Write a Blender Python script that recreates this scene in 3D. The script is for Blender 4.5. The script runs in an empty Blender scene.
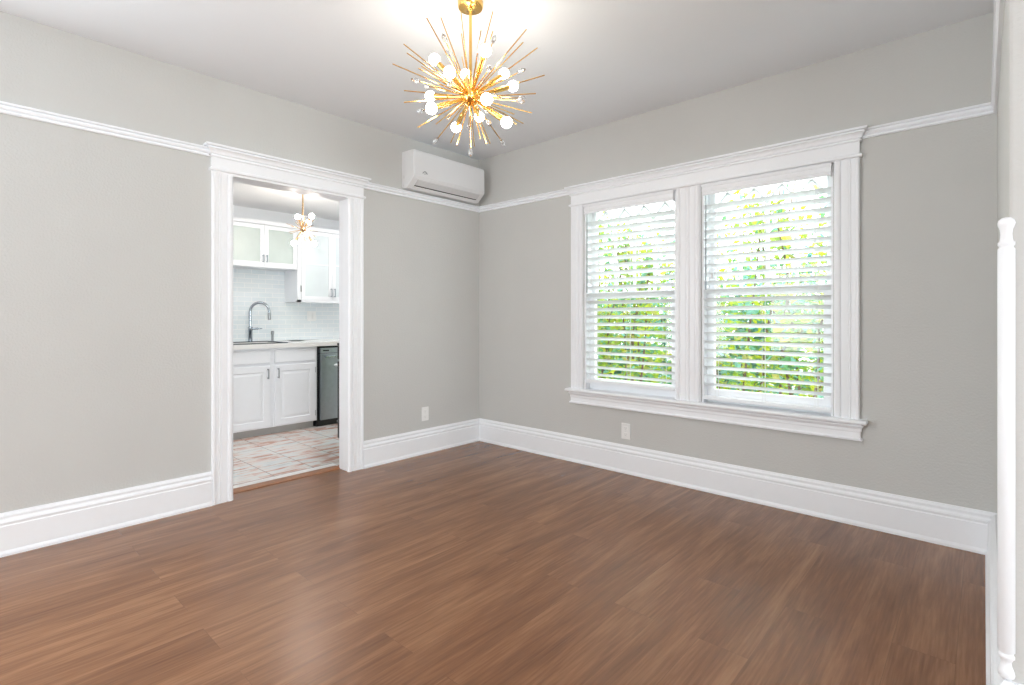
import bpy, bmesh, math, random
from mathutils import Vector, Matrix

C = bpy.context.scene
PI = math.pi
COL = C.collection

# ------------------------------------------------------------------ camera
CAM = Vector((3.6718, -3.5875, 1.1970))
YAW = 0.73445
FPX = 522.5
cd = bpy.data.cameras.new('camera')
cd.sensor_width = 36.0
cd.lens = FPX * 36.0 / 1024.0
cd.shift_y = -(342.5 - 317.74) / 1024.0
cd.clip_start = 0.02
cam = bpy.data.objects.new('camera', cd)
cam.location = CAM
cam.rotation_euler = (PI / 2, 0, YAW)
COL.objects.link(cam)
C.camera = cam

# ------------------------------------------------------------------ world, lights, exposure
C.view_settings.view_transform = 'Standard'
C.view_settings.look = 'None'
C.view_settings.exposure = 0.16
C.view_settings.gamma = 1.0
C.view_settings.use_curve_mapping = False
C.cycles.use_denoising = True
C.cycles.max_bounces = 10
C.cycles.diffuse_bounces = 6
C.cycles.transparent_max_bounces = 16
C.cycles.caustics_reflective = False
C.cycles.caustics_refractive = False
C.cycles.sample_clamp_indirect = 6.0

w = bpy.data.worlds.new('sky')
C.world = w
w.use_nodes = True
bg = w.node_tree.nodes['Background']
bg.inputs['Color'].default_value = (0.94, 0.98, 1.0, 1)
bg.inputs['Strength'].default_value = 4.6


def area(name, loc, target, sx, sy, power, col=(1, 1, 1)):
    l = bpy.data.lights.new(name, 'AREA')
    l.shape = 'RECTANGLE'
    l.size = sx
    l.size_y = sy
    l.energy = power
    l.color = col
    o = bpy.data.objects.new(name, l)
    o.location = loc
    o.rotation_euler = (Vector(target) - Vector(loc)).to_track_quat('-Z', 'Y').to_euler()
    COL.objects.link(o)
    return o


# added fill lights at made-up openings: rear wall, adjoining room, left wall
FILL_TINT = (0.87, 0.95, 1.0)
area('rear_fill_light', (1.3, -8.05, 1.4), (2.0, 0, 2.4), 1.9, 2.0, 22, FILL_TINT)
area('side_fill_light', (10.95, -5.3, 1.4), (0, -4.0, 2.0), 3.2, 2.0, 320, FILL_TINT)
area('left_fill_light', (0.03, -4.75, 1.4), (3.7, -3.4, 2.1), 1.5, 1.8, 52, FILL_TINT)
for k, (lx, ly, pw) in enumerate(((-1.25, -2.55, 9), (-1.25, -0.15, 9))):
    area('kitchen_fill_light', (lx, ly, 2.405), (lx, ly, 0), 0.5, 0.5, pw, (0.95, 0.98, 1.0))  # unseen area lights added to brighten the kitchen


# ------------------------------------------------------------------ materials
def lin(r, g, b):
    f = lambda c: (c / 255) / 12.92 if c / 255 <= 0.04045 else ((c / 255 + 0.055) / 1.055) ** 2.4
    return (f(r), f(g), f(b), 1)


def mat(name, col, rough=0.5, metal=0.0, var=0.0, vscale=8.0, bump=0.0, bscale=120.0, spec=0.5, emit=None, estr=0.0, trans=0.0, ior=1.45):
    m = bpy.data.materials.new(name)
    m.use_nodes = True
    nt = m.node_tree
    p = nt.nodes['Principled BSDF']
    col = tuple(col[:3]) + (1,)
    p.inputs['Base Color'].default_value = col
    p.inputs['Roughness'].default_value = rough
    p.inputs['Metallic'].default_value = metal
    p.inputs['Specular IOR Level'].default_value = spec
    p.inputs['Transmission Weight'].default_value = trans
    p.inputs['IOR'].default_value = ior
    tc = nt.nodes.new('ShaderNodeTexCoord')
    if var > 0:
        n = nt.nodes.new('ShaderNodeTexNoise')
        n.inputs['Scale'].default_value = vscale
        n.inputs['Detail'].default_value = 4
        nt.links.new(tc.outputs['Object'], n.inputs['Vector'])
        r = nt.nodes.new('ShaderNodeValToRGB')
        r.color_ramp.elements[0].position = 0.3
        r.color_ramp.elements[1].position = 0.7
        r.color_ramp.elements[0].color = tuple(c * (1 - var) for c in col[:3]) + (1,)
        r.color_ramp.elements[1].color = tuple(min(1, c * (1 + var)) for c in col[:3]) + (1,)
        nt.links.new(n.outputs['Fac'], r.inputs['Fac'])
        nt.links.new(r.outputs['Color'], p.inputs['Base Color'])
    if bump > 0:
        n = nt.nodes.new('ShaderNodeTexNoise')
        n.inputs['Scale'].default_value = bscale
        n.inputs['Detail'].default_value = 3
        nt.links.new(tc.outputs['Object'], n.inputs['Vector'])
        b = nt.nodes.new('ShaderNodeBump')
        b.inputs['Strength'].default_value = bump
        b.inputs['Distance'].default_value = 0.004
        nt.links.new(n.outputs['Fac'], b.inputs['Height'])
        nt.links.new(b.outputs['Normal'], p.inputs['Normal'])
    if emit:
        p.inputs['Emission Color'].default_value = tuple(emit[:3]) + (1,)
        p.inputs['Emission Strength'].default_value = estr
    return m


def swapped_brick(nt, bw, rh, mortar, off=0.4, swap=True):
    tc = nt.nodes.new('ShaderNodeTexCoord')
    sp = nt.nodes.new('ShaderNodeSeparateXYZ')
    cb = nt.nodes.new('ShaderNodeCombineXYZ')
    nt.links.new(tc.outputs['Object'], sp.inputs[0])
    a, b = swap
    nt.links.new(sp.outputs[a], cb.inputs['X'])
    nt.links.new(sp.outputs[b], cb.inputs['Y'])
    br = nt.nodes.new('ShaderNodeTexBrick')
    br.offset = off
    br.inputs['Scale'].default_value = 1.0
    br.inputs['Brick Width'].default_value = bw
    br.inputs['Row Height'].default_value = rh
    br.inputs['Mortar Size'].default_value = mortar
    br.inputs['Mortar Smooth'].default_value = 0.1
    br.inputs['Bias'].default_value = 0.0
    nt.links.new(cb.outputs[0], br.inputs['Vector'])
    return tc, sp, cb, br


def floor_material():
    m = bpy.data.materials.new('vinyl_plank')
    m.use_nodes = True
    nt = m.node_tree
    L = nt.links.new
    p = nt.nodes['Principled BSDF']
    tc, sp, cb, br = swapped_brick(nt, 1.22, 0.18, 0.0007, 0.37, ('Y', 'X'))
    br.inputs['Color1'].default_value = (0.0, 0.0, 0.0, 1)
    br.inputs['Color2'].default_value = (1, 1, 1, 1)
    br.inputs['Mortar'].default_value = (0.3, 0.3, 0.3, 1)
    # grain: each plank shifts its own grain sideways
    comb = nt.nodes.new('ShaderNodeCombineXYZ')
    mul = nt.nodes.new('ShaderNodeMath'); mul.operation = 'MULTIPLY'; mul.inputs[1].default_value = 7.0
    L(br.outputs['Color'], mul.inputs[0])
    mx = nt.nodes.new('ShaderNodeMath'); mx.operation = 'MULTIPLY'; mx.inputs[1].default_value = 11.0
    L(sp.outputs['X'], mx.inputs[0])
    my = nt.nodes.new('ShaderNodeMath'); my.operation = 'MULTIPLY'; my.inputs[1].default_value = 1.1
    L(sp.outputs['Y'], my.inputs[0])
    L(mx.outputs[0], comb.inputs['X']); L(my.outputs[0], comb.inputs['Y']); L(mul.outputs[0], comb.inputs['Z'])
    n1 = nt.nodes.new('ShaderNodeTexNoise')
    n1.inputs['Scale'].default_value = 1.0; n1.inputs['Detail'].default_value = 6; n1.inputs['Roughness'].default_value = 0.6
    n1.inputs['Distortion'].default_value = 0.6
    L(comb.outputs[0], n1.inputs['Vector'])
    # fine pores
    comb2 = nt.nodes.new('ShaderNodeCombineXYZ')
    mx2 = nt.nodes.new('ShaderNodeMath'); mx2.operation = 'MULTIPLY'; mx2.inputs[1].default_value = 110.0
    my2 = nt.nodes.new('ShaderNodeMath'); my2.operation = 'MULTIPLY'; my2.inputs[1].default_value = 5.0
    L(sp.outputs['X'], mx2.inputs[0]); L(sp.outputs['Y'], my2.inputs[0])
    L(mx2.outputs[0], comb2.inputs['X']); L(my2.outputs[0], comb2.inputs['Y']); L(mul.outputs[0], comb2.inputs['Z'])
    n2 = nt.nodes.new('ShaderNodeTexNoise')
    n2.inputs['Scale'].default_value = 1.0; n2.inputs['Detail'].default_value = 3
    L(comb2.outputs[0], n2.inputs['Vector'])
    a = nt.nodes.new('ShaderNodeMath'); a.operation = 'MULTIPLY_ADD'; a.inputs[1].default_value = 0.40
    L(n2.outputs['Fac'], a.inputs[0])
    s = nt.nodes.new('ShaderNodeMath'); s.operation = 'MULTIPLY'; s.inputs[1].default_value = 0.80
    L(n1.outputs['Fac'], s.inputs[0]); L(s.outputs[0], a.inputs[2])
    b2 = nt.nodes.new('ShaderNodeMath'); b2.operation = 'MULTIPLY_ADD'; b2.inputs[1].default_value = 0.08
    L(br.outputs['Color'], b2.inputs[0]); L(a.outputs[0], b2.inputs[2])
    r = nt.nodes.new('ShaderNodeValToRGB')
    e = r.color_ramp.elements
    e[0].position = 0.34; e[0].color = FLOOR_D
    e[1].position = 0.86; e[1].color = FLOOR_L
    k = e.new(0.62); k.color = FLOOR_M
    L(b2.outputs[0], r.inputs['Fac'])
    mo = nt.nodes.new('ShaderNodeMix'); mo.data_type = 'RGBA'
    mo.inputs[7].default_value = (0.06, 0.03, 0.02, 1)
    sc = nt.nodes.new('ShaderNodeMath'); sc.operation = 'MULTIPLY'; sc.inputs[1].default_value = 0.38
    L(br.outputs['Fac'], sc.inputs[0])
    L(sc.outputs[0], mo.inputs[0]); L(r.outputs['Color'], mo.inputs[6])
    L(mo.outputs[2], p.inputs['Base Color'])
    p.inputs['Roughness'].default_value = 0.27
    p.inputs['Specular IOR Level'].default_value = 0.48
    bu = nt.nodes.new('ShaderNodeBump'); bu.inputs['Strength'].default_value = 0.22; bu.inputs['Distance'].default_value = 0.002
    L(n2.outputs['Fac'], bu.inputs['Height']); L(bu.outputs['Normal'], p.inputs['Normal'])
    return m


FLOOR_D = (0.110, 0.045, 0.022, 1)
FLOOR_M = (0.226, 0.100, 0.046, 1)
FLOOR_L = (0.340, 0.172, 0.086, 1)


def tile_material():
    m = bpy.data.materials.new('pink_marble_tile')
    m.use_nodes = True
    nt = m.node_tree
    L = nt.links.new
    p = nt.nodes['Principled BSDF']
    tc, sp, cb, br = swapped_brick(nt, 0.31, 0.31, 0.004, 0.0, ('Y', 'X'))
    br.inputs['Color1'].default_value = (0, 0, 0, 1); br.inputs['Color2'].default_value = (1, 1, 1, 1)
    br.inputs['Mortar'].default_value = (0.5, 0.5, 0.5, 1)
    b3 = nt.nodes.new('ShaderNodeTexBrick'); b3.offset = 0.43
    b3.inputs['Scale'].default_value = 1.0; b3.inputs['Brick Width'].default_value = 0.36; b3.inputs['Row Height'].default_value = 0.062
    b3.inputs['Mortar Size'].default_value = 0.001
    b3.inputs['Color1'].default_value = (0, 0, 0, 1); b3.inputs['Color2'].default_value = (1, 1, 1, 1); b3.inputs['Mortar'].default_value = (0.5, 0.5, 0.5, 1)
    L(cb.outputs[0], b3.inputs['Vector'])
    comb = nt.nodes.new('ShaderNodeCombineXYZ')
    mx = nt.nodes.new('ShaderNodeMath'); mx.operation = 'MULTIPLY'; mx.inputs[1].default_value = 24
    my = nt.nodes.new('ShaderNodeMath'); my.operation = 'MULTIPLY'; my.inputs[1].default_value = 5.0
    mz = nt.nodes.new('ShaderNodeMath'); mz.operation = 'MULTIPLY'; mz.inputs[1].default_value = 5
    L(sp.outputs['X'], mx.inputs[0]); L(sp.outputs['Y'], my.inputs[0]); L(br.outputs['Color'], mz.inputs[0])
    L(mx.outputs[0], comb.inputs['X']); L(my.outputs[0], comb.inputs['Y']); L(mz.outputs[0], comb.inputs['Z'])
    n = nt.nodes.new('ShaderNodeTexNoise'); n.inputs['Scale'].default_value = 1; n.inputs['Detail'].default_value = 5; n.inputs['Distortion'].default_value = 0.5
    L(comb.outputs[0], n.inputs['Vector'])
    ad = nt.nodes.new('ShaderNodeMath'); ad.operation = 'MULTIPLY_ADD'; ad.inputs[1].default_value = 0.20
    L(b3.outputs['Color'], ad.inputs[0]); L(n.outputs['Fac'], ad.inputs[2])
    r = nt.nodes.new('ShaderNodeValToRGB')
    e = r.color_ramp.elements
    e[0].position = 0.30; e[0].color = lin(182, 188, 188)
    e[1].position = 0.77; e[1].color = lin(186, 138, 120)
    for pos, c in ((0.45, lin(222, 226, 226)), (0.59, lin(226, 221, 216)), (0.67, lin(216, 190, 178))):
        k = e.new(pos); k.color = c
    L(ad.outputs[0], r.inputs['Fac'])
    mo = nt.nodes.new('ShaderNodeMix'); mo.data_type = 'RGBA'
    mo.inputs[7].default_value = lin(150, 135, 126)
    L(br.outputs['Fac'], mo.inputs[0]); L(r.outputs['Color'], mo.inputs[6])
    L(mo.outputs[2], p.inputs['Base Color'])
    p.inputs['Roughness'].default_value = 0.25
    return m


def backsplash_material():
    m = bpy.data.materials.new('pale_glass_tile')
    m.use_nodes = True
    nt = m.node_tree
    L = nt.links.new
    p = nt.nodes['Principled BSDF']
    tc, sp, cb, br = swapped_brick(nt, 0.152, 0.051, 0.003, 0.5, ('Y', 'Z'))
    br.inputs['Color1'].default_value = lin(225, 233, 236)
    br.inputs['Color2'].default_value = lin(231, 237, 239)
    br.inputs['Mortar'].default_value = lin(246, 247, 246)
    L(br.outputs['Color'], p.inputs['Base Color'])
    p.inputs['Roughness'].default_value = 0.15
    bu = nt.nodes.new('ShaderNodeBump'); bu.invert = True
    bu.inputs['Strength'].default_value = 0.3; bu.inputs['Distance'].default_value = 0.002
    L(br.outputs['Fac'], bu.inputs['Height']); L(bu.outputs['Normal'], p.inputs['Normal'])
    return m


def glass_material(name, tint=(1, 1, 1, 1), gl=0.08, rough=0.02):
    m = bpy.data.materials.new(name)
    m.use_nodes = True
    nt = m.node_tree
    nt.nodes.remove(nt.nodes['Principled BSDF'])
    out = nt.nodes['Material Output']
    t = nt.nodes.new('ShaderNodeBsdfTransparent'); t.inputs['Color'].default_value = tint
    g = nt.nodes.new('ShaderNodeBsdfGlossy'); g.inputs['Roughness'].default_value = rough
    x = nt.nodes.new('ShaderNodeMixShader'); x.inputs[0].default_value = gl
    nt.links.new(t.outputs[0], x.inputs[1]); nt.links.new(g.outputs[0], x.inputs[2]); nt.links.new(x.outputs[0], out.inputs['Surface'])
    return m


def leaf_material(name, cols):
    m = bpy.data.materials.new(name)
    m.use_nodes = True
    nt = m.node_tree
    L = nt.links.new
    nt.nodes.remove(nt.nodes['Principled BSDF'])
    out = nt.nodes['Material Output']
    geo = nt.nodes.new('ShaderNodeNewGeometry')
    r = nt.nodes.new('ShaderNodeValToRGB')
    r.color_ramp.interpolation = 'CONSTANT'
    e = r.color_ramp.elements
    e[0].position = 0; e[0].color = cols[0]
    e[1].position = 1.0 / len(cols); e[1].color = cols[1]
    for i in range(2, len(cols)):
        k = e.new(i / len(cols)); k.color = cols[i]
    L(geo.outputs['Random Per Island'], r.inputs['Fac'])
    d = nt.nodes.new('ShaderNodeBsdfDiffuse'); t = nt.nodes.new('ShaderNodeBsdfTranslucent')
    L(r.outputs['Color'], d.inputs['Color']); L(r.outputs['Color'], t.inputs['Color'])
    x = nt.nodes.new('ShaderNodeMixShader'); x.inputs[0].default_value = 0.45
    L(d.outputs[0], x.inputs[1]); L(t.outputs[0], x.inputs[2]); L(x.outputs[0], out.inputs['Surface'])
    return m


def slat_material():
    m = bpy.data.materials.new('white_slat')
    m.use_nodes = True
    nt = m.node_tree
    nt.nodes.remove(nt.nodes['Principled BSDF'])
    out = nt.nodes['Material Output']
    d = nt.nodes.new('ShaderNodeBsdfDiffuse'); d.inputs['Color'].default_value = (0.9, 0.905, 0.91, 1)
    t = nt.nodes.new('ShaderNodeBsdfTranslucent'); t.inputs['Color'].default_value = (0.9, 0.92, 0.93, 1)
    x = nt.nodes.new('ShaderNodeMixShader'); x.inputs[0].default_value = 0.42
    nt.links.new(d.outputs[0], x.inputs[1]); nt.links.new(t.outputs[0], x.inputs[2]); nt.links.new(x.outputs[0], out.inputs['Surface'])
    return m


M = {}
M['wall'] = mat('greige_wall_paint', lin(204, 204, 201), 0.75, var=0.010, vscale=3, bump=0.4, bscale=90, spec=0.25)
M['ceiling'] = mat('ceiling_paint', lin(239, 243, 247), 0.85, var=0.008, vscale=2, bump=0.12, bscale=110, spec=0.2)
M['trim'] = mat('white_trim_paint', lin(244, 246, 249), 0.35, var=0.006, vscale=20, spec=0.45)
M['floor'] = floor_material()
M['tile'] = tile_material()
M['splash'] = backsplash_material()
M['kceil'] = mat('white_kitchen_ceiling_paint', lin(247, 247, 247), 0.8, var=0.006, vscale=2)
M['kwall'] = mat('pale_kitchen_paint', lin(242, 245, 248), 0.7, var=0.01, vscale=3)
M['saddle'] = mat('white_stone_saddle', lin(232, 231, 228), 0.3, var=0.03, vscale=30)
M['oak'] = mat('oak_threshold', lin(150, 100, 66), 0.4, var=0.2, vscale=40)
M['ac'] = mat('white_plastic', lin(229, 230, 231), 0.3, var=0.004, vscale=30)
M['acgrey'] = mat('grey_plastic', lin(212, 213, 214), 0.35, var=0.01, vscale=30)
M['dark'] = mat('dark_slot', lin(40, 41, 42), 0.5, var=0.1, vscale=30)
M['emblem'] = mat('grey_emblem', lin(150, 152, 154), 0.35, var=0.05, vscale=60)
M['plate'] = mat('outlet_plastic', lin(240, 240, 238), 0.35, var=0.004, vscale=40)
M['slotgrey'] = mat('shaded_outlet_slot', lin(176, 177, 176), 0.5, var=0.02, vscale=40)
M['brass'] = mat('polished_brass', (0.90, 0.56, 0.17), 0.22, metal=1.0, var=0.05, vscale=30)
M['copper'] = mat('rose_brass', (0.72, 0.48, 0.26), 0.25, metal=1.0, var=0.05, vscale=30)
M['bulb'] = mat('lit_bulb', (1, 1, 1), 0.3, emit=(1.0, 0.90, 0.77), estr=40.0)
M['kbulb'] = mat('lit_kitchen_bulb', (1, 1, 1), 0.3, emit=(1.0, 0.91, 0.82), estr=80.0)
M['crystal'] = mat('clear_crystal', (0.97, 0.98, 1.0), 0.03, trans=0.85, ior=1.5)
M['slat'] = slat_material()
M['cord'] = mat('white_cord', lin(235, 235, 235), 0.6, var=0.02, vscale=60)
M['wand'] = mat('clear_grey_wand', lin(132, 138, 142), 0.2, var=0.03, vscale=60)
M['glass'] = glass_material('window_glass', (0.98, 1, 0.99, 1), 0.05)
M['cab'] = mat('white_cabinet_paint', lin(240, 242, 245), 0.35, var=0.006, vscale=20)
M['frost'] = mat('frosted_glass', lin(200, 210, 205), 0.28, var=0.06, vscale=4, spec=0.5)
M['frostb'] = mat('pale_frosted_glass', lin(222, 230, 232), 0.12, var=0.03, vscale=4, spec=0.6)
M['quartz'] = mat('white_quartz', lin(238, 237, 234), 0.2, var=0.015, vscale=14)
M['steel'] = mat('brushed_steel', (0.42, 0.46, 0.50), 0.32, metal=1.0, var=0.05, vscale=25)
M['bright'] = mat('bright_steel', (0.85, 0.86, 0.87), 0.35, metal=1.0, var=0.03, vscale=25)
M['darksteel'] = mat('dark_steel', (0.10, 0.11, 0.12), 0.3, metal=1.0, var=0.05, vscale=25)
M['chrome'] = mat('chrome', (0.40, 0.44, 0.48), 0.2, metal=1.0, var=0.04, vscale=25)
M['pull'] = mat('satin_nickel', (0.36, 0.37, 0.38), 0.28, metal=1.0, var=0.04, vscale=25)
M['black'] = mat('black_enamel', lin(22, 23, 25), 0.3, var=0.1, vscale=20)
M['kick'] = mat('grey_toe_kick', lin(176, 174, 170), 0.6, var=0.03, vscale=20)
M['bark'] = mat('shrub_bark', lin(120, 92, 76), 0.9, var=0.3, vscale=40, bump=0.5, bscale=60)
Y1, Y2, Y3 = (0.60, 0.66, 0.05, 1), (0.40, 0.58, 0.07, 1), (0.64, 0.60, 0.20, 1)
G1, G2, G3 = (0.18, 0.42, 0.19, 1), (0.08, 0.25, 0.23, 1), (0.27, 0.57, 0.50, 1)
M['leafy'] = leaf_material('yellow_green_leaves', [Y1, Y2, Y3, G3, Y1, G1, Y2])
M['leafd'] = leaf_material('deep_green_leaves', [G2, G3, G1, Y2, G3, G3, Y1])
M['bounce_ground'] = mat('pale_bounce_ground', (0.50, 0.50, 0.47), 0.95, var=0.12, vscale=20)  # ground kept pale to bounce added light onto the slat undersides


# ------------------------------------------------------------------ mesh helpers
def BM():
    return bmesh.new()


def bx(bm, x0, x1, y0, y1, z0, z1):
    v = [bm.verts.new((x, y, z)) for x in (x0, x1) for y in (y0, y1) for z in (z0, z1)]
    for f in ((0, 1, 3, 2), (4, 6, 7, 5), (0, 4, 5, 1), (2, 3, 7, 6), (0, 2, 6, 4), (1, 5, 7, 3)):
        bm.faces.new([v[i] for i in f])


def sweep(bm, path, prof):
    """profile (o outward, z) swept along a plan polyline; outward is to the right of travel; mitred corners"""
    n = len(path)
    nor = []
    for i in range(n - 1):
        dx, dy = path[i + 1][0] - path[i][0], path[i + 1][1] - path[i][1]
        l = math.hypot(dx, dy)
        nor.append((dy / l, -dx / l))
    rings = []
    for i in range(n):
        if i == 0: a = nor[0]
        elif i == n - 1: a = nor[-1]
        else:
            p, q = nor[i - 1], nor[i]
            k = 1 + p[0] * q[0] + p[1] * q[1]
            a = ((p[0] + q[0]) / k, (p[1] + q[1]) / k)
        rings.append([bm.verts.new((path[i][0] + a[0] * o, path[i][1] + a[1] * o, z)) for o, z in prof])
    m = len(prof)
    for i in range(n - 1):
        for j in range(m):
            k = (j + 1) % m
            bm.faces.new((rings[i][j], rings[i][k], rings[i + 1][k], rings[i + 1][j]))
    bm.faces.new(rings[0])
    bm.faces.new(rings[-1][::-1])


def prism(bm, poly, f0, f1):
    """poly points mapped by f0 and f1 (two end caps)"""
    a = [bm.verts.new(f0(*p)) for p in poly]
    b = [bm.verts.new(f1(*p)) for p in poly]
    n = len(poly)
    for i in range(n):
        k = (i + 1) % n
        bm.faces.new((a[i], a[k], b[k], b[i]))
    bm.faces.new(a)
    bm.faces.new(b[::-1])


def basis(d):
    d = Vector(d).normalized()
    u = d.cross(Vector((0, 0, 1)))
    if u.length < 1e-4: u = d.cross(Vector((1, 0, 0)))
    u.normalize()
    return d, u, d.cross(u)


def tube(bm, pts, r, seg=8, cap=True):
    pts = [Vector(p) for p in pts]
    rs = r if isinstance(r, (list, tuple)) else [r] * len(pts)
    rings = []
    up = None
    for i, p in enumerate(pts):
        d = (pts[min(i + 1, len(pts) - 1)] - pts[max(i - 1, 0)]).normalized()
        if up is None:
            _, u, v = basis(d)
        else:
            u = (up - d * up.dot(d)).normalized()
            v = d.cross(u)
        up = u
        rings.append([bm.verts.new(p + (u * math.cos(2 * PI * k / seg) + v * math.sin(2 * PI * k / seg)) * rs[i]) for k in range(seg)])
    for a, b in zip(rings, rings[1:]):
        for k in range(seg):
            bm.faces.new((a[k], a[(k + 1) % seg], b[(k + 1) % seg], b[k]))
    if cap:
        bm.faces.new(rings[0][::-1])
        bm.faces.new(rings[-1])


def lathe(bm, base, axis, prof, seg=20):
    """prof: (radius, distance along axis)"""
    d, u, v = basis(axis)
    base = Vector(base)
    tube_pts = [base + d * h for _, h in prof]
    rings = []
    for (r, h), p in zip(prof, tube_pts):
        r = max(r, 1e-4)
        rings.append([bm.verts.new(p + (u * math.cos(2 * PI * k / seg) + v * math.sin(2 * PI * k / seg)) * r) for k in range(seg)])
    for a, b in zip(rings, rings[1:]):
        for k in range(seg):
            bm.faces.new((a[k], a[(k + 1) % seg], b[(k + 1) % seg], b[k]))
    bm.faces.new(rings[0][::-1])
    bm.faces.new(rings[-1])


def worldloc(o):
    v = Vector((0, 0, 0))
    while o is not None:
        v += o.location
        o = o.parent
    return v


def obj(name, bm, m, parent=None, bevel=0.0, smooth=False, origin=None, seg=2, angle=None):
    bmesh.ops.recalc_face_normals(bm, faces=bm.faces)
    me = bpy.data.meshes.new(name)
    o = bpy.data.objects.new(name, me)
    COL.objects.link(o)
    if parent is not None:
        bmesh.ops.translate(bm, verts=bm.verts, vec=-worldloc(parent))
        o.parent = parent
    elif origin is not None:
        bmesh.ops.translate(bm, verts=bm.verts, vec=-Vector(origin))
        o.location = origin
    bm.to_mesh(me)
    bm.free()
    me.materials.append(m)
    if smooth:
        for p in me.polygons: p.use_smooth = True
        try: me.set_sharp_from_angle(angle=angle or 0.7)
        except Exception: pass
    if bevel > 0:
        b = o.modifiers.new('soft_edges', 'BEVEL')
        b.width = bevel; b.segments = seg; b.limit_method = 'ANGLE'
        b.angle_limit = 0.7
    return o


def tag(o, label, cat, group=None, kind=None):
    o['label'] = label
    o['category'] = cat
    if group: o['group'] = group
    if kind: o['kind'] = kind
    return o


def empty(name, loc, label, cat, group=None, kind=None):
    o = bpy.data.objects.new(name, None)
    o.location = loc
    o.empty_display_size = 0.05
    COL.objects.link(o)
    return tag(o, label, cat, group, kind)


# ------------------------------------------------------------------ dimensions
H = 2.74
WX = 3.722          # stub wall face
SY = -1.632         # return wall face
REAR = -8.1
SIDE = 11.0
KX = -2.38          # kitchen far wall
KY0, KY1 = -3.2, 0.32
KH = 2.42
DY0, DY1, DZ = -2.274, -1.428, 2.125   # clear doorway

# ------------------------------------------------------------------ shell
bm = BM(); bx(bm, -0.112, SIDE, REAR, 0.0, -0.06, 0)
tag(obj('floor', bm, M['floor']), 'brown wood-look plank floor of the empty room', 'floor', kind='structure')
bm = BM(); bx(bm, 0, SIDE, REAR, 0, H, H + 0.12)
tag(obj('ceiling', bm, M['ceiling']), 'white painted ceiling above the brass starburst chandelier', 'ceiling', kind='structure')

bm = BM()
bx(bm, -0.135, 0, REAR, -5.55, -0.06, H + 0.12)
bx(bm, -0.135, 0, -3.95, -2.30, -0.06, H + 0.12)
bx(bm, -0.135, 0, -5.55, -3.95, -0.06, 0.5)
bx(bm, -0.135, 0, -5.55, -3.95, 2.3, H + 0.12)  # unseen opening added for the left fill light
bx(bm, -0.135, 0, -1.402, 0.0, -0.06, H + 0.12)
bx(bm, -0.135, 0, -2.30, -1.402, 2.14, H + 0.12)
tag(obj('wall_left', bm, M['wall']), 'greige wall with the doorway to the kitchen', 'wall', kind='structure')

WIN = ((1.235, 2.027), (2.216, 3.007))
WZ0, WZ1 = 0.60, 2.125
bm = BM()
bx(bm, -0.135, WIN[0][0], 0, 0.15, -0.06, H + 0.12)
bx(bm, WIN[0][1], WIN[1][0], 0, 0.15, -0.06, H + 0.12)
bx(bm, WIN[1][1], WX + 0.2, 0, 0.15, -0.06, H + 0.12)
for a, b in WIN:
    bx(bm, a, b, 0, 0.15, -0.06, WZ0)
    bx(bm, a, b, 0, 0.15, WZ1, H + 0.12)
tag(obj('wall_back', bm, M['wall']), 'greige wall holding the pair of windows', 'wall', kind='structure')

ch = 0.008
poly = [(WX, 0.0), (WX, SY + ch), (WX + 0.0025, SY + 0.0025), (WX + ch, SY), (SIDE, SY), (SIDE, SY + 0.15), (WX + 0.15, SY + 0.15), (WX + 0.15, 0.0)]
bm = BM(); prism(bm, poly, lambda x, y: (x, y, -0.06), lambda x, y: (x, y, H))
tag(obj('wall_right', bm, M['wall']), 'greige wall stub turning the outside corner at the white corner bead', 'wall', kind='structure')

bm = BM()
ro = ((0.3, 2.3),)  # made-up opening for the rear fill light
z0, z1 = 0.4, 2.3
bx(bm, -0.135, 0.3, REAR - 0.15, REAR, -0.06, H + 0.12)
bx(bm, 2.3, SIDE + 0.15, REAR - 0.15, REAR, -0.06, H + 0.12)
for a, b in ro:
    bx(bm, a, b, REAR - 0.15, REAR, -0.06, z0)
    bx(bm, a, b, REAR - 0.15, REAR, z1, H + 0.12)
tag(obj('wall_rear', bm, M['wall']), 'greige wall behind the viewpoint with one opening added for light', 'wall', kind='structure')
bm = BM(); bx(bm, SIDE, SIDE + 0.15, REAR, -6.95, -0.06, H + 0.12); bx(bm, SIDE, SIDE + 0.15, -3.65, SY + 0.15, -0.06, H + 0.12)
bx(bm, SIDE, SIDE + 0.15, -6.95, -3.65, -0.06, 0.35); bx(bm, SIDE, SIDE + 0.15, -6.95, -3.65, 2.35, H + 0.12)  # unseen opening added around the side fill light
tag(obj('wall_side', bm, M['wall']), 'greige far wall of the adjoining room', 'wall', kind='structure')

# kitchen shell
bm = BM(); bx(bm, KX, -0.272, KY0, KY1, -0.06, 0)
bx(bm, -0.272, -0.135, KY0, -2.30, -0.06, 0); bx(bm, -0.272, -0.135, -1.402, KY1, -0.06, 0)
tag(obj('floor_kitchen', bm, M['tile']), 'pink and white marble tile floor seen through the doorway', 'floor', kind='structure')
bm = BM(); bx(bm, KX, -0.135, KY0, KY1, KH, KH + 0.1)
tag(obj('ceiling_kitchen', bm, M['kceil']), 'white kitchen ceiling above the small starburst pendant', 'ceiling', kind='structure')
bm = BM(); bx(bm, KX - 0.1, KX, KY0 - 0.1, KY1 + 0.1, -0.06, KH + 0.1)
tag(obj('wall_kitchen_far', bm, M['kwall']), 'pale kitchen wall behind the sink and wall cabinets', 'wall', kind='structure')
bm = BM(); bx(bm, KX, -0.135, KY1, KY1 + 0.1, -0.06, KH + 0.1)
tag(obj('wall_kitchen_right', bm, M['kwall']), 'pale kitchen wall beyond the black range', 'wall', kind='structure')
bm = BM()
bx(bm, KX, -0.135, KY0 - 0.1, KY0, -0.06, KH + 0.1)
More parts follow.
